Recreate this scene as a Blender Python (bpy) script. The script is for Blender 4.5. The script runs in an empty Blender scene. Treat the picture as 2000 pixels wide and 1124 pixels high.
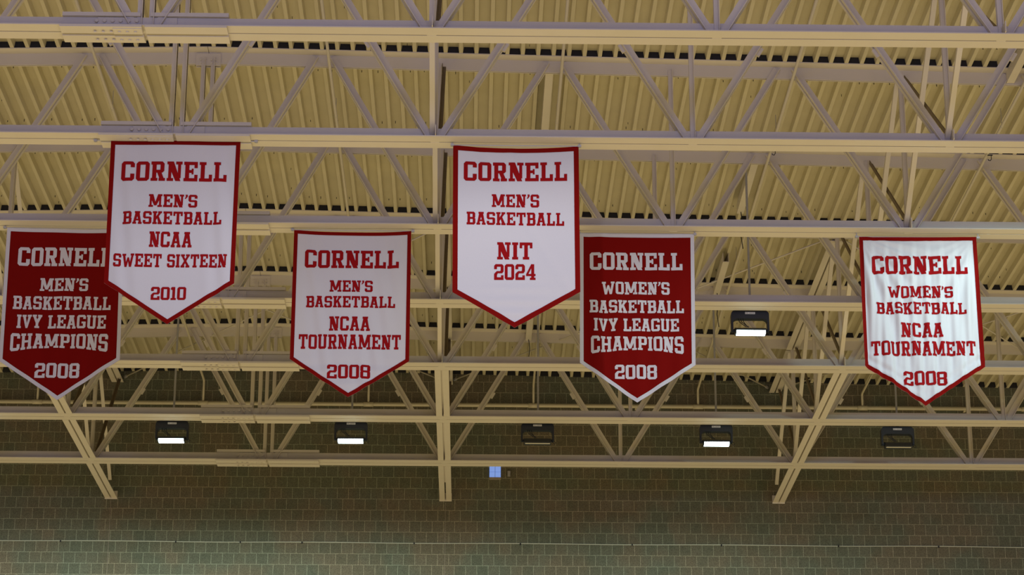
import bpy, bmesh, math, random
from mathutils import Vector, Matrix
from mathutils.geometry import delaunay_2d_cdt
S = bpy.context.scene
C = S.collection
rnd = random.Random(7)

# ------------------------------------------------------------------ camera
CZ = 1.6                                   # eye height
TH, YAW, ROLL, FPX = 0.33493, 0.01692, 0.00278, 4863.5754
cy, sy, ct, st, cr, sr = math.cos(YAW), math.sin(YAW), math.cos(TH), math.sin(TH), math.cos(ROLL), math.sin(ROLL)
r0 = Vector((cy, -sy, 0)); f0 = Vector((sy, cy, 0)); zz = Vector((0, 0, 1))
u0 = -st * f0 + ct * zz; FW = ct * f0 + st * zz
RT = cr * r0 + sr * u0; UP = cr * u0 - sr * r0
cam = bpy.data.cameras.new('camera'); camo = bpy.data.objects.new('camera', cam); C.objects.link(camo)
M = Matrix((RT, UP, -FW)).transposed().to_4x4(); M.translation = Vector((0, 0, CZ))
camo.matrix_world = M
cam.sensor_width = 36; cam.lens = 36 * FPX / 2000; cam.clip_end = 300; cam.clip_start = .5
S.camera = camo

# ------------------------------------------------------------------ world, exposure
S.view_settings.view_transform = 'Standard'; S.view_settings.look = 'None'
S.view_settings.gamma = 1; S.view_settings.use_curve_mapping = False
S.view_settings.exposure = 0.0
S.cycles.use_denoising = True
S.cycles.max_bounces = 5
W = bpy.data.worlds.new('hall'); S.world = W; W.use_nodes = True
nt = W.node_tree; nt.nodes.clear()
wo = nt.nodes.new('ShaderNodeOutputWorld'); bg = nt.nodes.new('ShaderNodeBackground')
tc = nt.nodes.new('ShaderNodeTexCoord'); sx = nt.nodes.new('ShaderNodeSeparateXYZ')
mr = nt.nodes.new('ShaderNodeMapRange'); mr.inputs[1].default_value = -1; mr.inputs[2].default_value = 1
cr_ = nt.nodes.new('ShaderNodeValToRGB')
e = cr_.color_ramp.elements
# the lit wooden floor below, the seating and far windows around, the dark roof above
e[0].position = 0.0; e[0].color = (0.88, 0.68, 0.34, 1)
e[1].position = 1.0; e[1].color = (0.03, 0.03, 0.035, 1)
for p, c in ((0.28, (0.82, 0.64, 0.33, 1)), (0.36, (0.18, 0.17, 0.135, 1)), (0.53, (0.15, 0.147, 0.125, 1)), (0.62, (0.06, 0.06, 0.055, 1))):
    n = e.new(p); n.color = c
nt.links.new(tc.outputs['Generated'], sx.inputs[0]); nt.links.new(sx.outputs[2], mr.inputs[0])
nt.links.new(mr.outputs[0], cr_.inputs[0]); nt.links.new(cr_.outputs[0], bg.inputs[0]); nt.links.new(bg.outputs[0], wo.inputs[0])
bg.inputs[1].default_value = 1.0

def area(name, loc, look, sx_, sy_, power, col):
    l = bpy.data.lights.new(name, 'AREA'); l.shape = 'RECTANGLE'; l.size = sx_; l.size_y = sy_; l.energy = power; l.color = col
    o = bpy.data.objects.new(name, l); C.objects.link(o); o.location = loc
    o.rotation_euler = (Vector(look) - Vector(loc)).to_track_quat('-Z', 'Y').to_euler()
# added cool fill light from behind the viewer, no built source
area('cool_fill_light', (0, -2, 9), (0, 30, 13), 22, 3.5, 2060, (.24, .31, 1.0))

# ------------------------------------------------------------------ geometry constants (metres)
X0, P = -0.4477, 3.0                       # middle node, panel length
ZB = 12.698                                # underside of the bottom chords
XR = X0 - P                                # roof ridge / splice node
DY = [23.8425, 26.7678, 29.6555, 32.5918, 35.5097, 38.3423, 41.0262]   # trusses
DW = 43.5628                               # block wall
def nx(n): return X0 + P * n
def zt(x): return ZB + 2.26 - 0.0182 * abs(x - XR)      # underside of the top chord stem

# ------------------------------------------------------------------ materials
def mat(name, col, rough=.6, metal=0, var=0.0, scale=6, bump=0, emit=None, estr=0, stain=None):
    m = bpy.data.materials.new(name); m.use_nodes = True; t = m.node_tree
    b = t.nodes['Principled BSDF']; b.inputs['Roughness'].default_value = rough; b.inputs['Metallic'].default_value = metal
    b.inputs['Base Color'].default_value = (*col, 1)
    if var or stain:
        co = t.nodes.new('ShaderNodeTexCoord'); nz = t.nodes.new('ShaderNodeTexNoise'); nz.inputs['Scale'].default_value = scale
        nz.inputs['Detail'].default_value = 4
        t.links.new(co.outputs['Object'], nz.inputs['Vector'])
        mx = t.nodes.new('ShaderNodeMix'); mx.data_type = 'RGBA'
        mx.inputs[6].default_value = (*[max(0, c * (1 - var)) for c in (stain or col)], 1); mx.inputs[7].default_value = (*[min(1, c * (1 + var)) for c in col], 1)
        t.links.new(nz.outputs['Fac'], mx.inputs[0]); t.links.new(mx.outputs[2], b.inputs['Base Color'])
        if bump:
            bp = t.nodes.new('ShaderNodeBump'); bp.inputs['Strength'].default_value = bump; bp.inputs['Distance'].default_value = .005
            n2 = t.nodes.new('ShaderNodeTexNoise'); n2.inputs['Scale'].default_value = scale * 12
            t.links.new(co.outputs['Object'], n2.inputs['Vector']); t.links.new(n2.outputs['Fac'], bp.inputs['Height']); t.links.new(bp.outputs[0], b.inputs['Normal'])
    if emit:
        b.inputs['Emission Color'].default_value = (*emit, 1); b.inputs['Emission Strength'].default_value = estr
    return m
M_steel = mat('painted_steel', (.60, .55, .46), .5, var=.05, scale=3)
M_deck = mat('painted_deck', (.53, .48, .33), .6, var=.10, scale=2.5)
M_brown = mat('brown_primed_steel', (.16, .12, .07), .7, var=.25, scale=9)
M_dark = mat('dark_fastener_flute_shade', (.010, .010, .014), .8)  # also colours the painted shade blocks in the deck flutes
M_black = mat('black_metal', (.006, .009, .012), .45, var=.2)
M_label = mat('grey_label', (.55, .55, .55), .6)
M_pipe = mat('painted_pipe', (.52, .47, .34), .5, var=.05)
M_galv = mat('galvanised_steel', (.42, .42, .44), .4, metal=.4, var=.1, scale=20)
M_lit = mat('lit_lamp_glass', (.9, 1, 1), .3, emit=(.75, .97, 1.0), estr=9)
M_unlit = mat('unlit_lamp_glass', (.62, .60, .50), .25)
M_glass = mat('glass_block', (.25, .38, .65), .15, emit=(.17, .30, .78), estr=.75)
M_mortar = mat('sill_mortar', (.30, .25, .2), .8, var=.2, scale=30)
M_box = mat('grey_box', (.30, .28, .28), .6)
M_cable = mat('pale_cable', (.5, .52, .45), .6)

def cloth_mat(name, col, var):
    m = mat(name, col, .85, var=var, scale=140)
    b = m.node_tree.nodes['Principled BSDF']
    b.inputs['Specular IOR Level'].default_value = .08
    return m
M_white = cloth_mat('white_banner_cloth', (.61, .60, .64), .05)
M_red = cloth_mat('red_banner_cloth', (.19, .003, .002), .10)
M_redtxt = cloth_mat('red_letter_cloth', (.29, .005, .007), .06)
M_whitetxt = cloth_mat('white_letter_cloth', (.64, .62, .66), .05)

def block_mat():
    m = bpy.data.materials.new('concrete_block'); m.use_nodes = True; t = m.node_tree; L = t.links.new
    b = t.nodes['Principled BSDF']; b.inputs['Roughness'].default_value = .85
    co = t.nodes.new('ShaderNodeTexCoord'); mp = t.nodes.new('ShaderNodeMapping')
    mp.inputs['Rotation'].default_value = (math.pi / 2, 0, 0)       # wall x,z -> texture x,y
    # a course joint at z = 11.905, a head joint at x = -4.712 in the course above z = 12.91
    mp.inputs['Location'].default_value = (4.712, -11.905 % .2015, 0)
    L(co.outputs['Object'], mp.inputs['Vector'])
    sp = t.nodes.new('ShaderNodeSeparateXYZ'); L(co.outputs['Object'], sp.inputs[0])
    cb = t.nodes.new('ShaderNodeCombineXYZ')
    ax = t.nodes.new('ShaderNodeMath'); ax.operation = 'ADD'; ax.inputs[1].default_value = 4.712 + 40.3; L(sp.outputs[0], ax.inputs[0])
    az = t.nodes.new('ShaderNodeMath'); az.operation = 'ADD'; az.inputs[1].default_value = -11.905 + 59 * .2015 + .2015 * 1; L(sp.outputs[2], az.inputs[0])
    L(ax.outputs[0], cb.inputs[0]); L(az.outputs[0], cb.inputs[1])
    br = t.nodes.new('ShaderNodeTexBrick'); L(cb.outputs[0], br.inputs['Vector'])
    br.offset = .5; br.offset_frequency = 2; br.squash = 1; br.squash_frequency = 1
    br.inputs['Scale'].default_value = 1; br.inputs['Brick Width'].default_value = .2015; br.inputs['Row Height'].default_value = .2015
    br.inputs['Mortar Size'].default_value = .0062; br.inputs['Mortar Smooth'].default_value = .3; br.inputs['Bias'].default_value = 0
    br.inputs['Color1'].default_value = (.100, .098, .070, 1); br.inputs['Color2'].default_value = (.126, .114, .083, 1)
    br.inputs['Mortar'].default_value = (.245, .238, .18, 1)
    nz = t.nodes.new('ShaderNodeTexNoise'); nz.inputs['Scale'].default_value = 90; nz.inputs['Detail'].default_value = 3
    L(co.outputs['Object'], nz.inputs['Vector'])
    rp = t.nodes.new('ShaderNodeMapRange'); rp.inputs[1].default_value = .3; rp.inputs[2].default_value = .7; rp.inputs[3].default_value = .55; rp.inputs[4].default_value = 1.4
    L(nz.outputs['Fac'], rp.inputs[0])
    n2 = t.nodes.new('ShaderNodeTexNoise'); n2.inputs['Scale'].default_value = 1.3; n2.inputs['Detail'].default_value = 2; L(co.outputs['Object'], n2.inputs['Vector'])
    tint = t.nodes.new('ShaderNodeMix'); tint.data_type = 'RGBA'; tint.inputs[6].default_value = (.90, 1.0, .95, 1); tint.inputs[7].default_value = (1.08, .98, .88, 1)
    r2 = t.nodes.new('ShaderNodeMapRange'); r2.inputs[1].default_value = .4; r2.inputs[2].default_value = .6; L(n2.outputs['Fac'], r2.inputs[0]); L(r2.outputs[0], tint.inputs[0])
    m1 = t.nodes.new('ShaderNodeMix'); m1.data_type = 'RGBA'; m1.blend_type = 'MULTIPLY'; m1.inputs[0].default_value = 1
    L(br.outputs['Color'], m1.inputs[6]); L(tint.outputs[2], m1.inputs[7])
    m2 = t.nodes.new('ShaderNodeVectorMath'); m2.operation = 'SCALE'; L(m1.outputs[2], m2.inputs[0]); L(rp.outputs[0], m2.inputs['Scale'])
    L(m2.outputs[0], b.inputs['Base Color'])
    bp = t.nodes.new('ShaderNodeBump'); bp.inputs['Strength'].default_value = .4; bp.inputs['Distance'].default_value = .006; bp.invert = True
    L(br.outputs['Fac'], bp.inputs['Height']); L(bp.outputs[0], b.inputs['Normal'])
    return m
M_block = block_mat()

# ------------------------------------------------------------------ mesh helpers
def obj(name, bm, m, parent=None, smooth=False):
    me = bpy.data.meshes.new(name); bm.to_mesh(me); bm.free()
    for k in (m if isinstance(m, (list, tuple)) else [m]): me.materials.append(k)
    if smooth:
        for p in me.polygons: p.use_smooth = True
    o = bpy.data.objects.new(name, me); C.objects.link(o)
    if parent: o.parent = parent
    return o
def tag(o, label, cat, group=None):
    o['label'] = label; o['category'] = cat
    if group: o['group'] = group
    return o
def thing(name, label, cat, loc=(0, 0, 0), group=None):
    o = bpy.data.objects.new(name, None); C.objects.link(o); o.location = loc; o.empty_display_size = .2
    return tag(o, label, cat, group)
def add_box(bm, x0, x1, y0, y1, z0, z1, mi=0):
    v = [bm.verts.new((x, y, z)) for x in (x0, x1) for y in (y0, y1) for z in (z0, z1)]
    for f in ((0, 1, 3, 2), (4, 6, 7, 5), (0, 4, 5, 1), (2, 3, 7, 6), (0, 2, 6, 4), (1, 5, 7, 3)):
        fc = bm.faces.new([v[i] for i in f]); fc.material_index = mi
def add_bar(bm, a, b, sec, side, mi=0):
    """extrude section polygon sec [(s,t)...] from a to b; s along 'side' (made perpendicular), t along axis x side"""
    a, b = Vector(a), Vector(b); ax = (b - a).normalized(); sd = Vector(side); sd = (sd - ax * sd.dot(ax)).normalized(); tt = ax.cross(sd)
    va = [bm.verts.new(a + sd * s + tt * t) for s, t in sec]; vb = [bm.verts.new(b + sd * s + tt * t) for s, t in sec]
    n = len(sec)
    for i in range(n):
        bm.faces.new((va[i], va[(i + 1) % n], vb[(i + 1) % n], vb[i])).material_index = mi
    bm.faces.new(list(reversed(va))).material_index = mi; bm.faces.new(vb).material_index = mi
def add_tube(bm, pts, r, n=8, mi=0):
    pts = [Vector(p) for p in pts]; rings = []
    for i, p in enumerate(pts):
        d = (pts[min(i + 1, len(pts) - 1)] - pts[max(i - 1, 0)]).normalized()
        u = d.cross(Vector((0, 0, 1)));  u = u.normalized() if u.length > 1e-3 else Vector((1, 0, 0)); w = d.cross(u)
        rings.append([bm.verts.new(p + (u * math.cos(k * 2 * math.pi / n) + w * math.sin(k * 2 * math.pi / n)) * r) for k in range(n)])
    for A, B in zip(rings, rings[1:]):
        for k in range(n): bm.faces.new((A[k], A[(k + 1) % n], B[(k + 1) % n], B[k])).material_index = mi
    bm.faces.new(list(reversed(rings[0]))).material_index = mi; bm.faces.new(rings[-1]).material_index = mi
def L_sec(w, h, t, sgn=1):   # angle: flat leg of width w along s, outstanding leg of height h along t
    return [(0, 0), (w, 0), (w, t * sgn), (t, t * sgn), (t, h * sgn), (0, h * sgn)]
def add_bolts(bm, xs, y, z, axis, r=.016, h=.014, mi=0):
    for x in xs:
        c = Vector((x, y, z)); d = Vector(axis); u = d.orthogonal().normalized(); w = d.cross(u)
        lo = [bm.verts.new(c + (u * math.cos(k * math.pi / 3) + w * math.sin(k * math.pi / 3)) * r) for k in range(6)]
        hi = [bm.verts.new(v.co + d * h) for v in lo]
        for k in range(6): bm.faces.new((lo[k], lo[(k + 1) % 6], hi[(k + 1) % 6], hi[k])).material_index = mi
        bm.faces.new(hi).material_index = mi
def BM(): return bmesh.new()
def finish(bm):
    bmesh.ops.recalc_face_normals(bm, faces=bm.faces[:]); return bm

# ------------------------------------------------------------------ setting: block wall
bm = BM(); add_box(bm, -14, 14, DW, DW + .3, 0, 15.35)
wall = obj('wall_back', finish(bm), M_block); wall['kind'] = 'structure'
# ------------------------------------------------------------------ setting: ribbed roof deck
ZD = .175                                  # deck bottom above top-chord stem underside
def deck():
    bm = BM(); y0, y1 = 15.0, DW + .3; per, hw, ht, dp = .2, .024, .038, .090
    xs = []; x = -14.0 + .03
    while x < 14:
        xs += [(x - ht, dp), (x - hw, 0), (x + hw, 0), (x + ht, dp)]; x += per
    prof = [(a, zt(a) + ZD + d) for a, d in xs]
    va = [bm.verts.new((a, y0, z)) for a, z in prof]; vb = [bm.verts.new((a, y1, z)) for a, z in prof]
    for i in range(len(prof) - 1): bm.faces.new((va[i], vb[i], vb[i + 1], va[i + 1]))
    # roof board above
    a0, a1 = prof[0][0], prof[-1][0]
    for p, q in ((a0, XR), (XR, a1)):
        v = [bm.verts.new((s, y, zt(s) + ZD + dp + .03)) for s, y in ((p, y0), (q, y0), (q, y1), (p, y1))]
        bm.faces.new(v)
    # added dark blocks painting shade into the flutes over each truss and the wall
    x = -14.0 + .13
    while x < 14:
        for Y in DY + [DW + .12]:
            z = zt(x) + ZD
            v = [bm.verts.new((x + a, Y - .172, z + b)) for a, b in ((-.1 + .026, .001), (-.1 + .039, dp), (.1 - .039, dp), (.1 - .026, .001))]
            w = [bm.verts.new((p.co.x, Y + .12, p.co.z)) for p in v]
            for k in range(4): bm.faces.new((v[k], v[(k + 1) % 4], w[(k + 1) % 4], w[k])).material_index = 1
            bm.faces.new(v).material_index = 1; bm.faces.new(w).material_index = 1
        x += per
    # screw tips poking through the flats, in rows beside each truss
    x = -14.0 + .13
    while x < 14:
        for Y in DY:
            for off in (-.55, .62):
                if rnd.random() < .5 and Y + off < DW:
                    xx = x + rnd.uniform(-.03, .03); yy = Y + off + rnd.uniform(-.05, .05); z = zt(xx) + ZD + dp
                    add_box(bm, xx - .004, xx + .004, yy - .004, yy + .004, z - rnd.uniform(.02, .038), z, 1)
            if rnd.random() < .35:
                xx = x + rnd.uniform(-.04, .04); yy = Y + rnd.uniform(-1.3, 1.3); z = zt(xx) + ZD + dp
                add_box(bm, xx - .003, xx + .003, yy - .003, yy + .003, z - .03, z, 1)
        x += per
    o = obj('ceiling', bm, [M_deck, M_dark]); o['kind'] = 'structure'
    return o
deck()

# ------------------------------------------------------------------ trusses
NL, NR = -4, 4
CH, CW, CT, CG = .16, .17, .012, .010      # chord leg height, leg width, thickness, half gap
def make_truss(Y, label):
    t = thing('roof_truss', label, 'roof truss', (0, Y, ZB), 'parallel roof trusses')
    xa, xb = nx(NL) - .6, nx(NR) + .6
    # bottom chord: two angles back to back, stems up
    bm = BM()
    for s in (-1, 1):
        add_bar(bm, (xa, 0, 0), (xb, 0, 0), [(s * CG, 0), (s * (CG + CW), 0), (s * (CG + CW), CT), (s * (CG + CT), CT), (s * (CG + CT), CH), (s * CG, CH)], (0, 1, 0))
    for n in range(NL, NR + 1): add_box(bm, nx(n) - .05, nx(n) + .05, -.012, .012, .002, .012)
    obj('bottom_chord', finish(bm), M_steel, t)
    # top chord: two angles, stems down, following the roof slope
    bm = BM()
    for s in (-1, 1):
        for a, b in ((xa, XR), (XR, xb)):
            h = CH + .015
            add_bar(bm, (a, 0, zt(a) - ZB), (b, 0, zt(b) - ZB), [(s * CG, 0), (s * (CG + CT), 0), (s * (CG + CT), h - CT), (s * (CG + CW), h - CT), (s * (CG + CW), h), (s * CG, h)], (0, 1, 0))
    obj('top_chord', finish(bm), M_steel, t)
    yl = CG + CT + .002
    # diagonals: an angle on either face of the chord stems
    for n in range(NL, NR + 1):
        for sg in (-1, 1):
            xt = nx(n) + sg * 1.5
            if xt < xa or xt > xb: continue
            x_lo = nx(n) + sg * (.055 if n != -1 else .105); x_hi = xt - sg * .11
            zl, zh = .035, zt(xt) - ZB + .135
            a, b = Vector((x_lo, 0, zl)), Vector((x_hi, 0, zh)); ax = (b - a).normalized()
            nrm = Vector((ax.z, 0, -ax.x)) * sg            # points outward/down
            bm = BM(); w = .086
            for s in (-1, 1):
                y = s * yl
                A, B = a + Vector((0, y, 0)), b + Vector((0, y, 0)); o = Vector((0, s, 0))
                # section in (nrm, o)
                sec = [(-w / 2, 0), (w / 2, 0), (w / 2, .055), (w / 2 - .01, .055), (w / 2 - .01, .01), (-w / 2, .01)]
                va = [bm.verts.new(A + nrm * p + o * q) for p, q in sec]; vb = [bm.verts.new(B + nrm * p + o * q) for p, q in sec]
                k = len(sec)
                for i in range(k): bm.faces.new((va[i], va[(i + 1) % k], vb[(i + 1) % k], vb[i]))
                bm.faces.new(va); bm.faces.new(vb)
            mid = a.lerp(b, .53)
            d = obj('diagonal', finish(bm), M_steel, t)
            bm = BM(); hl = .055
            q = [mid + ax * (-hl) + nrm * .01, mid + ax * hl + nrm * .01, mid + ax * hl + nrm * .082, mid + ax * (-hl) + nrm * .082]
            lo = [bm.verts.new(p + Vector((0, -.018, 0))) for p in q]; hi = [bm.verts.new(p + Vector((0, .018, 0))) for p in q]
            for i in range(4): bm.faces.new((lo[i], lo[(i + 1) % 4], hi[(i + 1) % 4], hi[i]))
            bm.faces.new(lo); bm.faces.new(hi)
            obj('stitch_plate', finish(bm), M_steel, d)
        xv = (nx(n) - .062, nx(n) + .062) if n == -1 else (nx(n),)
        for x in xv:
            bm = BM(); hz = zt(x) - ZB + .08
            for s in (-1, 1):
                y0, y1 = sorted((s * yl, s * (yl + .045)))
                add_box(bm, x - .028, x + .028, *sorted((s * yl, s * (yl + .008))), .05, hz)
                add_box(bm, x + .02, x + .028, y0, y1, .05, hz)
            obj('vertical', finish(bm), M_steel, t)
        # end plate of the crossing frame
        if n % 2 == 0:
            bm = BM(); add_box(bm, nx(n) + .005, nx(n) + .015, -.22, -.02, .013, .13); add_box(bm, nx(n) + .005, nx(n) + .015, .02, .22, .013, .13)
            obj('connection_plate', finish(bm), M_steel, t)
    # bolted splice at the ridge node
    bm = BM(); c = nx(-1); w = .87
    for s in (-1, 1):
        for a, b in ((c - w, c - .015), (c + .015, c + w)):
            add_box(bm, a, b, *sorted((s * .028, s * (CG + CW + .02))), -.028, -.002)
        add_box(bm, c - w + .55, c - .02, *sorted((s * .03, s * .165)), -.036, -.028)
        add_bolts(bm, [c - .09 - k * .084 for k in range(6)], s * .10, -.036, (0, 0, -1))
    add_box(bm, c - .5, c + .33, -yl - .014, -yl, .02, CH - .005)
    add_bolts(bm, [c - .09 - k * .084 for k in range(6)], -yl - .014, .108, (0, -1, 0), r=.02, h=.022)
    for a, b in ((c - w, c - .05), (c + .05, c + w)): add_box(bm, a, b, -.06, .06, CH + .002, CH + .045)
    obj('splice_plate', finish(bm), M_steel, t)
    # top splice
    bm = BM(); z = zt(XR) - ZB
    add_box(bm, c - .16, c + .16, -yl - .012, -yl, z - .03, z + .14); add_box(bm, c - .16, c + .16, yl, yl + .012, z - .03, z + .14)
    add_bolts(bm, [c - .1, c - .04, c + .04, c + .1], -yl - .012, z + .05, (0, -1, 0)); add_bolts(bm, [c - .1, c - .04, c + .04, c + .1], -yl - .012, z, (0, -1, 0))
    obj('ridge_splice', finish(bm), M_steel, t)
    return t
truss_labels = [
    'cream steel roof truss crossing the very top of the photo, no banner on it',
    'cream steel roof truss from which the 2010 and 2024 white banners hang',
    'cream steel roof truss from which the four 2008 banners hang',
    'cream steel roof truss with one lit floodlight below it, behind the hanging banners',
    'cream steel roof truss where the paired ties to the wall begin',
    'cream steel roof truss just above the row of five floodlights',
    'cream steel roof truss closest to the block wall, lowest in the photo']
def copy_tree(o, parent=None):
    c = o.copy(); C.objects.link(c); c.parent = parent
    for ch in list(o.children): copy_tree(ch, c)
    return c
proto = make_truss(DY[0], truss_labels[0])
for Y, lb in zip(DY[1:], truss_labels[1:]):
    c = copy_tree(proto); c.location = (0, Y, ZB); c['label'] = lb

ordn = ['first', 'second', 'third', 'fourth', 'fifth', 'sixth', 'seventh']
plane = {-2: 'left', 0: 'middle', 2: 'right'}
# ------------------------------------------------------------------ sway frames running towards the wall
def sway(n, k):
    x = nx(n); ya = DY[k]; yb = DY[k + 1] if k < 6 else DW
    where = 'from the %s to the %s truss' % (ordn[k], ordn[k + 1]) if k < 6 else 'from the last truss to the wall'
    t = thing('sway_brace', 'crossed cream and brown braces in the %s line %s' % (plane[n], where), 'brace', (x, ya, ZB), 'crossed sway braces')
    zta = zt(x) - ZB; d = yb - ya
    # rises towards the viewer
    bm = BM(); zl = .06 if k < 6 else .32
    if k == 6: d -= .05
    add_bar(bm, (-.03, d - (.02 if k < 6 else .0), zl), (-.03, .06, zta + .02), [(-.03, 0), (.03, 0), (.03, .008), (-.022, .008), (-.022, .06), (-.03, .06)], (1, 0, 0))
    obj('brace', finish(bm), M_steel, t)
    bm = BM()
    add_bar(bm, (.06, .05, .06), (.06, d - .06, zta + .02), [(-.025, 0), (.025, 0), (.025, -.008), (-.017, -.008), (-.017, -.055), (-.025, -.055)], (1, 0, 0))
    obj('brace', finish(bm), M_brown, t)
for n in (-2, 0, 2):
    for k in range(7):
        if n == -2 and k < 2: continue
        sway(n, k)
# paired ties at chord level, fifth truss to the wall
def tie(n, top):
    x = nx(n)
    if top:
        z = zt(x) - .03; lb = 'paired cream angles under the deck in the %s brace line' % plane[n]
    else:
        z = ZB; lb = {-2: 'paired cream steel ties running to the wall below the left red banner', 0: 'paired cream steel ties running to the wall in the middle of the photo',
                      2: 'paired cream steel ties running to the wall, between the two rightmost lit floodlights'}[n]
        lb = {-2: lb, 0: lb, 2: 'paired cream steel ties slanting to the wall right of the lit floodlights'}[n]
    t = thing('strut_pair' if top else 'tie_pair', lb, 'steel tie', (x, DY[4], z), 'under-deck struts' if top else 'bottom ties to the wall')
    hw = CG + CW + .005; ys = DY[4:] + [DW]
    for s in (-1, 1):
        bm = BM()
        for a, b in zip(ys, ys[1:]):
            a0 = a - DY[4] + hw; b0 = b - DY[4] - (hw if b < DW else 0)
            if top: a0, b0 = a - DY[4] + .03, b - DY[4] - (.03 if b < DW else 0)
            add_box(bm, *sorted((s * .013, s * .108)), a0, b0, 0, .01)
            add_box(bm, *sorted((s * .013, s * .023)), a0, b0, .01, .11)
        obj('angle', finish(bm), M_steel, t)
    if not top:
        bm = BM(); add_box(bm, -.112, .112, DW - DY[4] - .012, DW - DY[4], -.02, .13)
        obj('wall_plate', finish(bm), M_steel, t)
for n in (-2, 0, 2): tie(n, False); tie(n, True)

# rod bracing under the deck
def rod(xa, ya, xb, yb, lb):
    za, zb = zt(xa) + .05, zt(xb) + .05
    t = thing('brace_rod', lb, 'rod', (xa, ya, za), 'thin bracing rods under the deck')
    bm = BM(); v = Vector((xb - xa, yb - ya, zb - za)); add_tube(bm, [(0, 0, 0), v], .0125, 8)
    obj('rod', finish(bm), M_steel, t, True)
    bm = BM(); c = v * .28; u = v.normalized(); s = u.cross(Vector((0, 0, 1)))
    for q in (-1, 1): add_tube(bm, [c - u * .09 + s * .0, c - u * .06 + s * q * .024, c + u * .06 + s * q * .024, c + u * .09], .008, 6)
    obj('turnbuckle', finish(bm), M_galv, t)
    bm = BM(); add_tube(bm, [v - u * .05, v + u * .01], .028, 8)
    obj('end_fitting', finish(bm), M_galv, t)
rod(nx(2), DY[4], nx(0) + .14, DW - .06, 'thin rod rising from the wall at the middle tie to the right brace line')
rod(nx(0), DY[4], nx(2) - .14, DW - .06, 'thin rod dropping from the middle brace line to the wall near the right tie')
rod(nx(-2), DY[4], nx(0) - .14, DW - .06, 'thin rod dropping from the left brace line to the wall at the middle tie')
rod(nx(0), DY[4], nx(-2) + .14, DW - .06, 'thin rod from the middle brace line to the wall near the left tie')
rod(nx(2), DY[4], nx(4) - .14, DW - .06, 'thin rod from the right brace line heading to the right edge of the wall')
rod(nx(4), DY[4], nx(2) + .14, DW - .06, 'thin rod from the wall near the right tie heading out of the photo')

# ------------------------------------------------------------------ sprinkler pipes
ZP = 14.46
bm = BM(); add_tube(bm, [(-13.5, DW - .09, ZP), (13.5, DW - .09, ZP)], .034, 10)
for x in [nx(h) + .08 for h in (-3.5, -2.5, -1.5, -.5, .5, 1.5, 2.5, 3.5)]:
    add_tube(bm, [(x - .09, DW - .09, ZP), (x + .09, DW - .09, ZP)], .043, 10)
for x in (-9, -3, 3, 9): add_box(bm, x - .02, x + .02, DW - .09, DW, ZP - .05, ZP - .03)
main = obj('sprinkler_main', finish(bm), M_pipe, None, True)
tag(main, 'long horizontal cream pipe on the wall below the deck edge', 'pipe')
hn = {-2.5: 'at the left edge of the photo', -1.5: 'above the leftmost floodlight', -.5: 'above the second floodlight from the left', .5: 'above the floodlight in the middle', 1.5: 'above the fourth floodlight from the left', 2.5: 'above the rightmost floodlight'}
for h, lb in hn.items():
    x = nx(h) + .08; z = zt(x) - .035
    t = thing('sprinkler_pipe', 'thin cream pipe under the deck, ' + lb, 'pipe', (x, 22, z), 'sprinkler branch pipes')
    bm = BM(); ye = DW - .09 - 22
    add_tube(bm, [(0, 0, 0), (0, ye - .06, 0), (0, ye - .015, -.015), (0, ye, -.06), (0, ye, ZP - z + .034)], .021, 8)
    obj('pipe', finish(bm), M_pipe, t, True)
    for yy in (24.7 + rnd.random() * .5, 30.9 + rnd.random() * .5, 36.6):
        bm = BM(); y = yy - 22
        add_tube(bm, [(0, y, zt(x) - z + ZD + .05), (0, y, .02)], .004, 6)
        add_tube(bm, [(0, y, .022), (.024, y, 0), (0, y, -.024), (-.024, y, 0), (0, y, .022)], .004, 6)
        obj('hanger', finish(bm), M_galv, t)
    bm = BM(); y = 31.9 - 22
    add_tube(bm, [(.05, y, -.02), (.05, y, -.08), (.035, y, -.105), (.012, y, -.1), (.005, y, -.085)], .006, 6); add_box(bm, .0, .07, y - .01, y + .01, -.028, -.018)
    obj('hook', finish(bm), M_dark, t)

# stub struts under the deck
for i, (h, y0, y1, lb) in enumerate([(2.5, DY[2] - 1.7, DY[2] - .03, 'cream box strut under the deck at the upper right edge'),
                                   (.5, DY[2] + .03, DY[3] - .03, 'cream box strut under the deck above the white 2024 banner'),
                                   (1.5, DY[3] + .03, DY[4] - .9, 'cream box strut with dangling cable under the deck, right of centre'),
                                   (1.5, DY[5] - 1.6, DY[5] - .03, 'short cream strut under the deck behind the upper lit floodlight'),
                                   (.5, DY[5] + .03, DY[6] - .03, 'short cream strut under the deck behind the tip of the white 2024 banner')]):
    x = nx(h) - .07
    t = thing('deck_strut', lb, 'steel strut', (x, y0, zt(x) + .02), 'short struts under the deck')
    bm = BM(); L = y1 - y0
    add_box(bm, -.05, .05, 0, L, 0, .012); add_box(bm, -.05, -.04, 0, L, .012, ZD - .02); add_box(bm, .04, .05, 0, L, .012, ZD - .02)
    obj('channel', finish(bm), M_steel, t)
    if h == 2.5: continue
    bm = BM(); add_tube(bm, [(0, L - .1, -.01), (.02, L - .05, -.15), (.0, L, -.34), (.03, L + .02, -.55)], .007, 6)
    obj('cable', finish(bm), M_dark, t)

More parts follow.
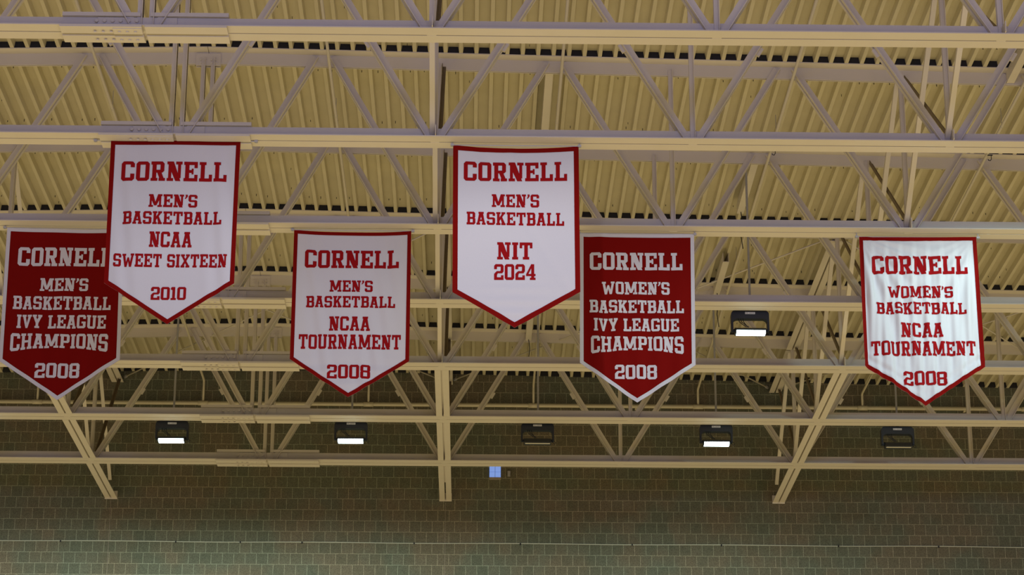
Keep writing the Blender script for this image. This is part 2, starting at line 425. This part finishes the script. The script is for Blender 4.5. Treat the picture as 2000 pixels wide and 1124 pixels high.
# ------------------------------------------------------------------ floodlights
def make_flood(lit):
    t = thing('floodlight', '', 'floodlight', (0, 0, 0), 'black floodlights under the roof')
    W2, top, bot = .265, 0.0, -.30
    # yoke: inverted U with deep rounded header
    bm = BM()
    def arc(cx, cz, r, a0, a1, n=6): return [(cx + r * math.cos(math.radians(a0 + (a1 - a0) * i / n)), cz + r * math.sin(math.radians(a0 + (a1 - a0) * i / n))) for i in range(n + 1)]
    outer = [(-W2, bot)] + arc(-W2 + .07, top - .07, .07, 180, 90) + arc(W2 - .07, top - .07, .07, 90, 0) + [(W2, bot)]
    inner = [(-W2 + .028, bot)] + arc(-W2 + .028 + .06, top - .125 - .06, .06, 180, 90) + arc(W2 - .028 - .06, top - .125 - .06, .06, 90, 0) + [(W2 - .028, bot)]
    n = len(outer)
    for i in range(n - 1):
        q = [outer[i], outer[i + 1], inner[i + 1], inner[i]]
        f = [bm.verts.new((a, -.055, b)) for a, b in q]; g = [bm.verts.new((a, .055, b)) for a, b in q]
        bm.faces.new(f); bm.faces.new(list(reversed(g)))
        for j in range(4): bm.faces.new((f[j], f[(j + 1) % 4], g[(j + 1) % 4], g[j]))
    bmesh.ops.remove_doubles(bm, verts=bm.verts[:], dist=1e-5)
    yo = obj('yoke', finish(bm), M_black, t)
    bm = BM(); add_box(bm, -.07, .07, -.060, -.0552, -.062, -.032)
    lb = obj('label_plate', finish(bm), [M_label, M_black], yo)
    bm = BM()
    for i in range(7):
        if i == 2: continue
        add_box(bm, -.062 + i * .018, -.052 + i * .018, -.0612, -.0602, -.053, -.041)
    obj('label_print', finish(bm), mat('label_ink', (.2, .2, .2)) if 'label_ink' not in bpy.data.materials else bpy.data.materials['label_ink'], lb)
    # housing: long visor tilted towards the hall
    bm = BM(); hw = .215
    sec = [(.04, -.250), (-.03, -.256), (-.105, -.285), (-.125, -.345), (-.105, -.358), (.02, -.358), (.05, -.32)]
    va = [bm.verts.new((-hw, y, z)) for y, z in sec]; vb = [bm.verts.new((hw, y, z)) for y, z in sec]
    k = len(sec)
    for i in range(k): bm.faces.new((va[i], va[(i + 1) % k], vb[(i + 1) % k], vb[i]))
    bm.faces.new(va); bm.faces.new(vb)
    for s in (-1, 1):
        add_box(bm, *sorted((s * hw, s * (W2 - .01))), -.02, .02, -.31, -.27)
    obj('housing', finish(bm), M_black, t)
    # glass
    bm = BM()
    if lit:
        sec = [(-.122, -.318), (-.132, -.324), (-.132, -.352), (-.105, -.366), (-.01, -.366), (-.01, -.359), (-.104, -.3595), (-.127, -.350)]
    else:
        sec = [(-.115, -.3582), (-.062, -.3582), (-.062, -.361), (-.115, -.361)]
    va = [bm.verts.new((-.2, y, z)) for y, z in sec]; vb = [bm.verts.new((.2, y, z)) for y, z in sec]
    k = len(sec)
    for i in range(k): bm.faces.new((va[i], va[(i + 1) % k], vb[(i + 1) % k], vb[i]))
    bm.faces.new(va); bm.faces.new(vb)
    obj('glass', finish(bm), M_lit if lit else M_unlit, t)
    bm = BM()
    for (xa, xb) in ((-.16, -.05), (-.13, -.02), (-.10, -.03)):
        add_tube(bm, [(xa, -.03, -.12), (xa + .01, -.035, -.17), ((xa + xb) / 2, -.04, -.21), (xb, -.03, -.245)], .006, 6)
    obj('cable', finish(bm), M_black, t)
    bm = BM()
    add_tube(bm, [(W2 - .02, 0, -.28), (W2 + .01, -.02, -.30), (W2 + .03, -.02, -.335), (W2 + .01, -.02, -.35), (W2 - .015, -.02, -.325), (W2 - .03, 0, -.29)], .005, 6)
    obj('safety_loop', finish(bm), M_black, t)
    bm = BM(); add_tube(bm, [(.01, 0, -.01), (.01, 0, .06)], .03, 10)
    add_tube(bm, [(-.06, .02, .0), (-.06, .02, .05)], .012, 8)
    obj('mount', finish(bm), M_black, t)
    bm = BM(); add_tube(bm, [(.01, 0, .06), (.01, 0, 2.5)], .017, 8)
    obj('stem', finish(bm), M_galv, t)
    if lit:
        l = bpy.data.lights.new('lamp_beam', 'SPOT'); l.energy = 430; l.color = (.80, .98, .88); l.spot_size = math.radians(178); l.spot_blend = .28; l.shadow_soft_size = .05
        lo = bpy.data.objects.new('lamp_beam', l); C.objects.link(lo); lo.parent = t; lo.location = (0, -.08, -.43)
        lo.rotation_euler = (math.radians(4), 0, 0)
    return t
fl_lit, fl_off = make_flood(True), make_flood(False)
spots = [(-4.80, 5, 12.72, True, 'lit black floodlight at the left of the row of five, above the block wall'),
         (-1.93, 5, 12.735, True, 'lit black floodlight second in the row, under the tip of the white 2008 banner'),
         (1.07, 5, 12.73, False, 'unlit black floodlight near the small glass block window'),
         (3.95, 5, 12.73, True, 'lit black floodlight of the lower row, between the two unlit floodlights'),
         (6.88, 5, 12.71, False, 'unlit black floodlight below the rightmost white banner'),
         (3.875, 3, 12.728, True, 'lit black floodlight hanging alone higher up, between the two women\'s banners'),
         (7.15, 1, 12.72, True, 'lit floodlight outside the right edge, in front of the bright white banner'),
         (-7.85, 5, 12.72, True, 'lit floodlight of the row beyond the left edge'),
         (.40, -1, 12.72, True, 'lit floodlight above the top edge, in front of the white 2024 banner')]
used = {True: False, False: False}
for x, k, z, lit, lb in spots:
    src = fl_lit if lit else fl_off
    if not used[lit]: o = src; used[lit] = True
    else: o = copy_tree(src)
    o.location = (x, (DY[k] if k >= 0 else 20.9) + .30, z); o['label'] = lb
    if k in (1, -1):                            # aimed at the banners; a warmer tube
        for ch in o.children:
            if ch.type == 'LIGHT':
                ch.data = ch.data.copy(); ch.rotation_euler = (math.radians(16 if k == 1 else 9), 0, 0)
                ch.data.energy = 370 if k == 1 else 600; ch.data.color = (.74, 1, .96) if k == 1 else (.92, .95, 1)
    for ch in o.children:                       # stem reaches the deck
        if ch.name.startswith('stem'): ch.scale = (1, 1, (zt(x) + ZD - z) / 2.5)

# ------------------------------------------------------------------ small things on the wall
w = bpy.data.objects.new('window_1', None); C.objects.link(w); w.location = (.441, DW, 13.232); w['kind'] = 'structure'
bm = BM()
for i in (-1, 1):
    for j in (-1, 1):
        add_box(bm, *sorted((i * .003, i * .102)), -.012, .002, *sorted((j * .003, j * .100)))
obj('pane', finish(bm), M_glass, w)
bm = BM(); add_box(bm, -.106, .106, -.02, .002, -.147, -.104); add_box(bm, -.106, .106, -.014, .002, .104, .125)
obj('window_frame', finish(bm), M_mortar, w)
bm = BM(); add_box(bm, .664, .718, DW - .045, DW, 13.145, 13.247); bmesh.ops.bevel(bm, geom=bm.edges[:], offset=.006, segments=2, affect='EDGES')
tag(obj('junction_box', finish(bm), M_box), 'small grey box on the block wall right of the glass block window', 'electrical box')
bm = BM(); pts = []
x = -13.5
while x <= 13.5:
    pts.append((x, DW - .012, 11.905 + .006 * math.sin(x * 1.7))); x += .5
add_tube(bm, pts, .0065, 6)
for x in (-12, -9.1, -7.3, -5.25, -4.1, -3.0, -1.0, .9, 2.9, 4.5, 6.6, 8.4, 10.2): add_box(bm, x - .012, x + .012, DW - .025, DW, 11.885, 11.915, 1)
tag(obj('wall_cable', finish(bm), [M_cable, M_dark]), 'thin pale cable clipped level along the block wall', 'cable')
# control joints in the blockwork
for n in (-2, 0, 2):
    bm = BM(); add_box(bm, nx(n) - .0025, nx(n) + .0025, DW - .003, DW + .001, 0.02, ZB - .04)
    o = obj('trim_%d' % (n // 2 + 2), finish(bm), M_mortar); o['kind'] = 'structure'

# ------------------------------------------------------------------ lettering
def R(x0, y0, x1, y1): return [(x0, y0), (x1, y0), (x1, y1), (x0, y1)]
s_, h_, c_ = .215, .165, .11
def octo(w, L=True, Rr=True):
    """ring with cut corners as convex pieces"""
    return [
        [(0, c_), (s_, h_), (s_, 1 - h_), (0, 1 - c_)],
        [(w, 1 - c_), (w - s_, 1 - h_), (w - s_, h_), (w, c_)],
        [(c_, 0), (w - c_, 0), (w, c_), (w - s_, h_), (s_, h_), (0, c_)],
        [(0, 1 - c_), (s_, 1 - h_), (w - s_, 1 - h_), (w, 1 - c_), (w - c_, 1), (c_, 1)]]
SV = .15   # serif thickness
def G():
    g = {}
    w = .70
    g['O'] = (w, octo(w)); g['0'] = g['O']
    o = octo(w)
    g['C'] = (w, [o[0], o[2], o[3], [(w, c_), (w, .37), (w - s_, .37), (w - s_, h_)], [(w, 1 - c_), (w - s_, 1 - h_), (w - s_, .70), (w, .70)]])
    g['G'] = (.74, [octo(.74)[0], octo(.74)[2], octo(.74)[3], [(.74, c_), (.74, .50), (.74 - s_, .50), (.74 - s_, h_)], R(.40, .36, .74 - s_, .50), [(.74, 1 - c_), (.74 - s_, 1 - h_), (.74 - s_, .70), (.74, .70)]])
    g['U'] = (.78, [[(.06, c_), (.06 + s_, h_), (.06 + s_, 1), (.06, 1)], [(.72, 1), (.72 - s_, 1), (.72 - s_, h_), (.72, c_)], [(.06 + c_, 0), (.72 - c_, 0), (.72, c_), (.72 - s_, h_), (.06 + s_, h_), (.06, c_)],
                   R(0, 1 - SV, .06, 1), R(.06 + s_, 1 - SV, .33, 1), R(.45, 1 - SV, .72 - s_, 1), R(.72, 1 - SV, .78, 1)])
    g['I'] = (.36, [R(.07, SV, .07 + s_ + .01, 1 - SV), R(0, 0, .36, SV), R(0, 1 - SV, .36, 1)])
    g['L'] = (.68, [R(.07, h_, .07 + s_, 1 - SV), R(0, 1 - SV, .36, 1), R(0, 0, .68, h_), R(.68 - .17, h_, .68, .36)])
    g['E'] = (.73, [R(.07, h_, .07 + s_, 1 - h_), R(0, 1 - h_, .72, 1), R(0, 0, .73, h_), R(.56, h_, .73, .34), R(.55, .68, .72, 1 - h_), R(.07 + s_, .43, .41, .58), R(.41, .36, .51, .65)])
    g['T'] = (.76, [R(.38 - s_ / 2, SV, .38 + s_ / 2, 1 - h_), R(.19, 0, .57, SV), R(0, 1 - h_, .76, 1), R(0, .66, .155, 1 - h_), R(.605, .66, .76, 1 - h_)])
    g['N'] = (.80, [R(.07, SV, .07 + .16, 1 - SV), R(.57, SV, .73, 1 - SV), R(0, 0, .34, SV), R(.46, 1 - SV, .80, 1),
                    [(.07, 1), (.07 + .27, 1), (.73, .0), (.73, .0), (.46, .0), (.07, .80)], R(0, 1 - SV, .07, 1)])
    g['M'] = (1.06, [R(.08, SV, .24, 1 - SV), R(.82, SV, .98, 1 - SV), R(0, 0, .36, SV), R(.70, 0, 1.06, SV), R(0, 1 - SV, .08, 1), R(.98, 1 - SV, 1.06, 1),
                     [(.08, 1), (.34, 1), (.62, .12), (.44, .12), (.08, .84)], [(.98, 1), (.98, .84), (.62, .12), (.44, .12), (.72, 1)]])
    g['R'] = (.76, [R(.07, SV, .07 + s_, 1 - h_), R(0, 0, .36, SV), [(0, 1 - h_), (.07 + s_, 1 - h_), (.66 - .17, 1 - h_), (.70, 1 - c_), (.70 - c_, 1), (0, 1)],
                    [(.70, 1 - c_), (.49, 1 - h_), (.49, .57), (.70, .50)], [(.07 + s_, .42), (.60, .42), (.70, .51), (.49, .57), (.07 + s_, .57)],
                    [(.33, .43), (.56, .43), (.68, SV), (.45, SV)], R(.42, 0, .76, SV)])
    g['P'] = (.72, [R(.07, SV, .07 + s_, 1 - h_), R(0, 0, .38, SV), [(0, 1 - h_), (.51, 1 - h_), (.72, 1 - c_), (.72 - c_, 1), (0, 1)],
                    [(.72, 1 - c_), (.51, 1 - h_), (.51, .53), (.72, .48)], [(.07 + s_, .38), (.62, .38), (.72, .48), (.51, .53), (.07 + s_, .53)]])
    g['B'] = (.73, [R(.07, h_, .07 + s_, 1 - h_), [(0, 0), (.62, 0), (.73, c_), (.51, h_), (0, h_)], [(0, 1 - h_), (.49, 1 - h_), (.71, 1 - c_), (.60, 1), (0, 1)],
                    [(.73, c_), (.73, .45), (.51, .43), (.51, h_)], [(.71, 1 - c_), (.49, 1 - h_), (.49, .59), (.71, .57)], [(.07 + s_, .43), (.51, .43), (.73, .45), (.67, .51), (.71, .57), (.49, .59), (.07 + s_, .59)]])
    g['A'] = (.76, [R(0, 0, .31, SV), R(.45, 0, .76, SV), [(.06, SV), (.25, SV), (.45, .86), (.52, 1), (.24, 1)], [(.70, SV), (.51, SV), (.31, .86), (.24, 1), (.52, 1)], R(.22, .27, .54, .40), R(.16, 1 - SV, .60, 1)])
    g['K'] = (.78, [R(.07, SV, .07 + s_, 1 - SV), R(0, 0, .36, SV), R(0, 1 - SV, .36, 1), [(.07 + s_, .33), (.07 + s_, .60), (.46, 1 - SV), (.68, 1 - SV)], R(.43, 1 - SV, .75, 1),
                    [(.35, .52), (.47, .68), (.72, SV), (.47, SV)], R(.42, 0, .78, SV)])
    sS = [[(0, c_), (c_, 0), (w - c_, 0), (w, c_), (w - s_, h_), (s_, h_)], [(0, 1 - c_), (s_, 1 - h_), (w - s_, 1 - h_), (w, 1 - c_), (w - c_, 1), (c_, 1)],
          [(0, c_), (s_, h_), (s_, .31), (0, .31)], [(w, c_), (w, .49), (w - s_, .43), (w - s_, h_)], [(0, 1 - c_), (0, .55), (s_, .58), (s_, 1 - h_)], [(w, 1 - c_), (w - s_, 1 - h_), (w - s_, .70), (w, .70)],
          [(0, .55), (.10, .43), (w - s_, .43), (w, .49), (w - .10, .58), (s_, .58)]]
    g['S'] = (w, sS)
    g['H'] = (.84, [R(.07, SV, .07 + s_, 1 - SV), R(.77 - s_, SV, .77, 1 - SV), R(0, 0, .36, SV), R(.48, 0, .84, SV), R(0, 1 - SV, .36, 1), R(.48, 1 - SV, .84, 1), R(.07 + s_, .43, .77 - s_, .57)])
    g['V'] = (.78, [R(0, 1 - SV, .34, 1), R(.44, 1 - SV, .78, 1), [(.06, 1 - SV), (.28, 1 - SV), (.47, 0), (.31, 0)], [(.72, 1 - SV), (.50, 1 - SV), (.31, 0), (.47, 0)]])
    g['W'] = (1.08, [R(0, 1 - SV, .34, 1), R(.76, 1 - SV, 1.08, 1), [(.06, 1 - SV), (.27, 1 - SV), (.43, 0), (.24, 0)], [(1.02, 1 - SV), (.83, 1 - SV), (.65, 0), (.84, 0)],
                     [(.24, 0), (.43, 0), (.61, .72), (.47, .72)], [(.84, 0), (.65, 0), (.47, .72), (.61, .72)]])
    g['X'] = (.80, [R(0, 0, .35, SV), R(.45, 0, .80, SV), R(0, 1 - SV, .35, 1), R(.45, 1 - SV, .80, 1), [(.06, SV), (.29, SV), (.74, 1 - SV), (.53, 1 - SV)], [(.74, SV), (.51, SV), (.06, 1 - SV), (.27, 1 - SV)]])
    g['Y'] = (.78, [R(0, 1 - SV, .34, 1), R(.44, 1 - SV, .78, 1), R(.39 - s_ / 2, SV, .39 + s_ / 2, .46), R(.20, 0, .58, SV), [(.05, 1 - SV), (.28, 1 - SV), (.39 + s_ / 2, .44), (.39 - s_ / 2, .36)], [(.73, 1 - SV), (.50, 1 - SV), (.39 - s_ / 2, .44), (.39 + s_ / 2, .36)]])
    g["'"] = (.24, [[(.06, 1), (.24, 1), (.24, .84), (.08, .66), (.0, .68), (.08, .82)]])
    g['1'] = (.42, [R(.12, SV, .12 + s_, 1), R(0, 0, .42, SV), [(0, .80), (.12, .76), (.12, 1), (.08, 1), (0, .93)]])
    g['2'] = (w, [R(0, 0, w, h_), R(w - .19, h_, w, .29), [(0, h_), (s_, h_), (s_, .30), (.26, .40), (.10, .48), (0, .38)], [(.10, .48), (.20, .39), (.60, .50), (w, .60), (w - s_, .60), (.44, .56)],
                  [(w, .58), (w, 1 - c_), (w - s_, 1 - h_), (w - s_, .58)], [(0, 1 - c_), (s_, 1 - h_), (w - s_, 1 - h_), (w, 1 - c_), (w - c_, 1), (c_, 1)], [(0, 1 - c_), (0, .68), (s_, .68), (s_, 1 - h_)],
                  [(.10, .48), (.18, .42), (.60, .42), (w, .54), (w, .60), (w - .21, .56), (.2, .56)]])
    g['4'] = (.70, [[(.0, .36), (.0, .24), (.70, .24), (.70, .38), (.0, .38)], R(.38, 0, .60, 1), R(.28, 0, .70, .14), [(0, .36), (.17, .36), (.44, .84), (.44, 1), (.38, 1)]])
    g['8'] = (w, [[(0, c_), (c_, 0), (w - c_, 0), (w, c_), (w - s_, h_), (s_, h_)], [(0, 1 - c_), (s_, 1 - h_), (w - s_, 1 - h_), (w, 1 - c_), (w - c_, 1), (c_, 1)],
                  [(0, c_), (s_, h_), (s_, .44), (0, .46)], [(w, c_), (w, .46), (w - s_, .44), (w - s_, h_)], [(0, .56), (s_, .58), (s_, 1 - h_), (0, 1 - c_)], [(w, .56), (w, 1 - c_), (w - s_, 1 - h_), (w - s_, .58)],
                  [(0, .46), (s_, .44), (w - s_, .44), (w, .46), (w - .05, .51), (w, .56), (w - s_, .58), (s_, .58), (0, .56), (.05, .51)]])
    return g
GL = G()
def text_polys(txt, x0, x1, z0, z1, arch=0, word=0):
    """letters as convex polygons fitted to the box; arch > 0 lengthens the outer letters downwards"""
    gap = .085; adv = []; tot = 0; nw = 0
    for i, ch in enumerate(txt):
        if ch == ' ': adv.append((None, tot, 0)); tot += .42; nw += 1; continue
        wd = GL[ch][0]
        if ch == "'": tot -= .03
        adv.append((ch, tot, nw)); tot += wd + gap
        if ch == "'": tot -= .02
    tot -= gap; kx = (x1 - x0) / tot; H = z1 - z0; out = []
    for ch, a, n_ in adv:
        if ch is None or n_ != word: continue
        out.append([])
        for poly in GL[ch][1]:
            q = []
            for px, pz in poly:
                X = (a + px) * kx; u = 2 * X / (x1 - x0) - 1
                zz_ = z1 - (1 - pz) * H * (1 + arch * u * u) + arch * .08 * H * u * u
                q.append((x0 + X, zz_))
            out[-1].append(q)
    return out

# ------------------------------------------------------------------ banners
def inside(c, poly):
    r = False
    for i in range(len(poly)):
        a, b = poly[i - 1], poly[i]
        if (a.y > c.y) != (b.y > c.y) and c.x < (b.x - a.x) * (c.y - a.y) / (b.y - a.y) + a.x: r = not r
    return r
def strip_grid(bm, x0, x1, z0, z1, step):
    x = math.floor(x0 / step) * step + step
    while x < x1:
        bmesh.ops.bisect_plane(bm, geom=bm.verts[:] + bm.edges[:] + bm.faces[:], plane_co=(x, 0, 0), plane_no=(1, 0, 0)); x += step
    z = math.floor(z0 / step) * step + step
    while z < z1:
        bmesh.ops.bisect_plane(bm, geom=bm.verts[:] + bm.edges[:] + bm.faces[:], plane_co=(0, 0, z), plane_no=(0, 0, 1)); z += step
def banner(Y, cor, lines, cloth, trim, ink, label, fold, sag, bw, rodext):
    (xl, ztl), (xr, ztr), (xbl, zbl), (xbr, zbr), (xt, ztip) = cor
    zc = (ztl + ztr) / 2; xc = (xl + xr) / 2
    t = thing('championship_banner', label, 'banner', (xc, Y, zc), 'hanging pennant banners')
    Wd = xr - xl; ff_ = 1 if fold is f6 else 0
    def side(z, left):          # interpolated side position
        if left: f = (z - zbl) / (ztl - zbl); return xbl + (xl - xbl) * f
        f = (z - zbr) / (ztr - zbr); return xbr + (xr - xbr) * f
    def warp(bm, off):
        for v in bm.verts:
            X, Z = v.co.x, v.co.z; u = (X - xl) / Wd; d = (zc - Z)
            Zn = Z - sag * (1 - (2 * u - 1) ** 2) * math.exp(-d / .45)
            v.co = Vector((X - xc, fold(u, d) - off, Zn - zc))
    outl = [(xl, ztl), (xr, ztr), (xbr, zbr), (xt, ztip), (xbl, zbl)]
    step = .025 if ff_ < 1 else .018
    # cloth
    bm = BM(); bm.faces.new([bm.verts.new((a, 0, b)) for a, b in reversed(outl)]); strip_grid(bm, min(xl, xbl), max(xr, xbr), ztip, max(ztl, ztr), step)
    warp(bm, 0); o = obj('cloth', bm, cloth, t, True)
    # inner outline for the border
    def inset(poly, w):
        n = len(poly); res = []
        for i in range(n):
            p0, p1, p2 = Vector(poly[i - 1]), Vector(poly[i]), Vector(poly[(i + 1) % n])
            d1 = (p1 - p0).normalized(); d2 = (p2 - p1).normalized(); n1 = Vector((d1.y, -d1.x)); n2 = Vector((d2.y, -d2.x))
            b = (n1 + n2).normalized(); res.append(p1 + b * (w / b.dot(n1)))
        return res
    inn = inset(outl, bw)
    bm = BM()
    for i in range(5):
        q = [outl[i], outl[(i + 1) % 5], inn[(i + 1) % 5], inn[i]]
        bm.faces.new([bm.verts.new((a, 0, b)) for a, b in reversed(q)])
    bmesh.ops.remove_doubles(bm, verts=bm.verts[:], dist=1e-5)
    strip_grid(bm, min(xl, xbl), max(xr, xbr), ztip, max(ztl, ztr), step)
    warp(bm, .004 if ff_ < 1 else .0055); obj('border', bm, trim, t, True)
    # each word of the lettering is one sewn part
    for ln in lines:
        txt, x0, x1, z1, z0 = ln[:5]
        for wi in range(len(txt.split())):
            bm = BM()
            for letter in text_polys(txt, x0, x1, z0, z1, ln[5] if len(ln) > 5 else 0, wi):
                vs, fs = [], []
                for poly in letter:
                    poly = [p for k, p in enumerate(poly) if (Vector(p) - Vector(poly[k - 1])).length > 1e-6]
                    fs.append(list(range(len(vs), len(vs) + len(poly)))); vs += [Vector(p) for p in poly]
                V, _, F, _, _, _ = delaunay_2d_cdt(vs, [], fs, 0, 1e-5)
                nv = [bm.verts.new((p.x, 0, p.y)) for p in V]
                for f in F:
                    c = (V[f[0]] + V[f[1]] + V[f[2]]) / 3
                    if not any(inside(c, [vs[k] for k in g]) for g in fs): continue
                    q = bm.faces.new([nv[k] for k in f]); q.normal_update()
                    if q.normal.y > 0: q.normal_flip()
            strip_grid(bm, x0, x1, z0 - .1, z1 + .05, step)
            warp(bm, .0035 if ff_ < 1 else .0055)
            obj('lettering', bm, ink, t, True)
    # hanging pole in the top hem, with end clamps
    bm = BM(); add_tube(bm, [(-Wd / 2 - rodext, 0, -.0 + (ztl - zc)), (Wd / 2 + rodext, 0, (ztr - zc))], .006, 8)
    p = obj('pole', finish(bm), M_galv, t)
    for s in (-1, 1):
        bm = BM(); x = s * (Wd / 2 + rodext - .02); zz0 = (ztl if s < 0 else ztr) - zc
        add_tube(bm, [(x, 0, zz0 - .02), (x, 0, ZB - zc)], .006, 6); add_box(bm, x - .02, x + .02, -.02, .02, zz0 - .012, zz0 + .012)
        obj('clamp', finish(bm), M_galv, p)
    return t
G_ = math.exp
def gss(u, c, w): return math.exp(-((u - c) / w) ** 2)
def f1(u, d):   # nearly flat, drapes hanging from both upper corners
    return .011 * math.sin(2 * math.pi * (u * 6 - d * .5)) * (gss(u, .06 + .05 * d, .10) + gss(u, .92 - .03 * d, .11)) * min(1, d / .3) + .006 * math.sin(u * 9 + d * 2) - .05 * d * .3
def f2(u, d):
    return .008 * math.sin(u * 31 + d * 1.5) * min(1, d) + .006 * math.sin(u * 12 - d * 3)
def f3(u, d):   # dimple under the sagging top hem, small horizontal crumples at the tip
    return -.012 * gss(u, .45 + .15 * d, .05) * gss(d, .12, .12) + .012 * math.sin(d * 5 + u * 3) + .007 * math.sin(d * 42) * gss(u, .5, .28) * max(0, min(1, (d - 1.5) / .4)) + .006 * gss(u - .5, -.3 + .4 * d, .04)
def f4(u, d):
    return .010 * math.sin(2 * math.pi * (u * 7 - d * .8)) * (gss(u, .1 + .1 * d, .10) + gss(u, .88 - .12 * d, .12)) * min(1, d / .3) + .006 * math.sin(d * 33 - 8 * (u - .5) ** 2) * gss(d, 1.95, .22) + .005 * math.sin(u * 10)
def f5(u, d):
    return .010 * math.sin(2 * math.pi * u * 5.5) * min(1, d / .6) * (.5 + .5 * d / 2) + .012 * math.sin(2 * math.pi * (u * 4 - d * .55)) * gss(u, .1 + .09 * d, .12)
def f6(u, d):   # deep drapes fanning from the upper corners, wrinkles along the lower hem
    x = u * 1.48; g = min(1, d / .35); q = 1.48 - x
    a = .026 * math.sin(math.atan2(x, d + .02) * 27) * min(1, math.hypot(x, d) / .9) * G_(-(u / .5) ** 2)
    b = .015 * math.sin(2 * math.pi * (u * 8.5) + .8 * math.sin(d * 2.2)) * g + .006 * math.sin(2 * math.pi * u * 17 + d * 3) * g
    c = .020 * math.sin(math.atan2(q, d + .02) * 24 + 1) * min(1, math.hypot(q, d) / .9) * G_(-((1 - u) / .32) ** 2)
    e = 1.74 + (.5 - abs(u - .5)) * 1.0 - d
    w = .016 * math.sin(e * 44 + 1) * G_(-(e / .22) ** 2) * min(1, abs(u - .5) * 3 + .3) * (1 - G_(-(e / .06) ** 2))
    return a + b + c + w - .03 * u
BANS = [
 (1, [(-4.197, 12.679), (-2.699, 12.685), (-4.178, 10.923), (-2.703, 10.929), (-3.438, 10.432)], 'w', 'white pennant banner with red border dated 2010, hanging over the left red banner', f1, .0, .050, .20,
  [('CORNELL', -4.058, -2.844, 12.421, 12.178), ("MEN'S", -3.722, -3.166, 12.012, 11.854), ('BASKETBALL', -4.009, -2.879, 11.801, 11.643), ('NCAA', -3.692, -3.207, 11.553, 11.363), ('SWEET SIXTEEN', -4.086, -2.797, 11.279, 11.118), ('2010', -3.640, -3.242, 10.881, 10.724)]),
 (2, [(-5.894, 12.670), (-4.414, 12.656), (-5.88, 10.902), (-4.379, 10.928), (-5.124, 10.397)], 'r', 'dark red pennant banner with white border, partly hidden behind the white 2010 banner', f2, .012, .046, .05,
  [('CORNELL', -5.732, -4.543, 12.411, 12.160), ("MEN'S", -5.431, -4.827, 11.997, 11.826), ('BASKETBALL', -5.751, -4.531, 11.754, 11.578), ('IVY LEAGUE', -5.689, -4.578, 11.507, 11.331), ('CHAMPIONS', -5.751, -4.539, 11.257, 11.076, .33), ('2008', -5.424, -4.872, 10.875, 10.682)]),
 (1, [(-.235, 12.664), (1.222, 12.663), (-.225, 10.856), (1.231, 10.869), (.483, 10.433)], 'w', 'white pennant banner dated 2024 with a wide red border, in the middle', f3, .034, .058, .03,
  [('CORNELL', -.109, 1.087, 12.474, 12.228), ("MEN'S", .217, .763, 12.059, 11.898), ('BASKETBALL', -.071, 1.051, 11.835, 11.678), ('NIT', .282, .686, 11.471, 11.261), ('2024', .248, .721, 11.203, 11.008)]),
 (2, [(-2.265, 12.674), (-.779, 12.669), (-2.266, 10.952), (-.779, 10.934), (-1.529, 10.459)], 'w', "white pennant banner with red border for the men's 2008 tournament, left of the 2024 banner", f4, .028, .048, .04,
  [('CORNELL', -2.118, -.929, 12.413, 12.170), ("MEN'S", -1.795, -1.253, 12.003, 11.850), ('BASKETBALL', -2.085, -.967, 11.792, 11.639), ('NCAA', -1.789, -1.277, 11.520, 11.331), ('TOURNAMENT', -2.163, -.887, 11.281, 11.089), ('2008', -1.799, -1.261, 10.885, 10.705)]),
 (2, [(1.363, 12.664), (2.816, 12.661), (1.353, 10.935), (2.799, 10.917), (2.062, 10.418)], 'r', "bright red pennant banner with white border for the women's 2008 league title", f5, .01, .046, .03,
  [('CORNELL', 1.487, 2.660, 12.407, 12.172), ("WOMEN'S", 1.637, 2.491, 12.012, 11.845), ('BASKETBALL', 1.479, 2.666, 11.766, 11.597), ('IVY LEAGUE', 1.530, 2.600, 11.523, 11.355), ('CHAMPIONS', 1.493, 2.653, 11.284, 11.106, .33), ('2008', 1.789, 2.313, 10.912, 10.727)]),
 (2, [(4.92, 12.645), (6.409, 12.645), (4.92, 10.924), (6.424, 10.917), (5.654, 10.407)], 'w', 'brightly lit white pennant banner with deep folds, at the right', f6, .008, .048, .05,
  [('CORNELL', 5.066, 6.274, 12.389, 12.144), ("WOMEN'S", 5.255, 6.069, 11.982, 11.825), ('BASKETBALL', 5.100, 6.227, 11.765, 11.609), ('NCAA', 5.394, 5.918, 11.491, 11.301), ('TOURNAMENT', 5.011, 6.319, 11.247, 11.058), ('2008', 5.396, 5.936, 10.853, 10.671)])]
for k, cor, kind, lb, ff, sag, bw, rx, lines in BANS:
    a, b, c = (M_white, M_red, M_redtxt) if kind == 'w' else (M_red, M_white, M_whitetxt)
    banner(DY[k], cor, lines, a, b, c, lb, ff, sag, bw, rx)
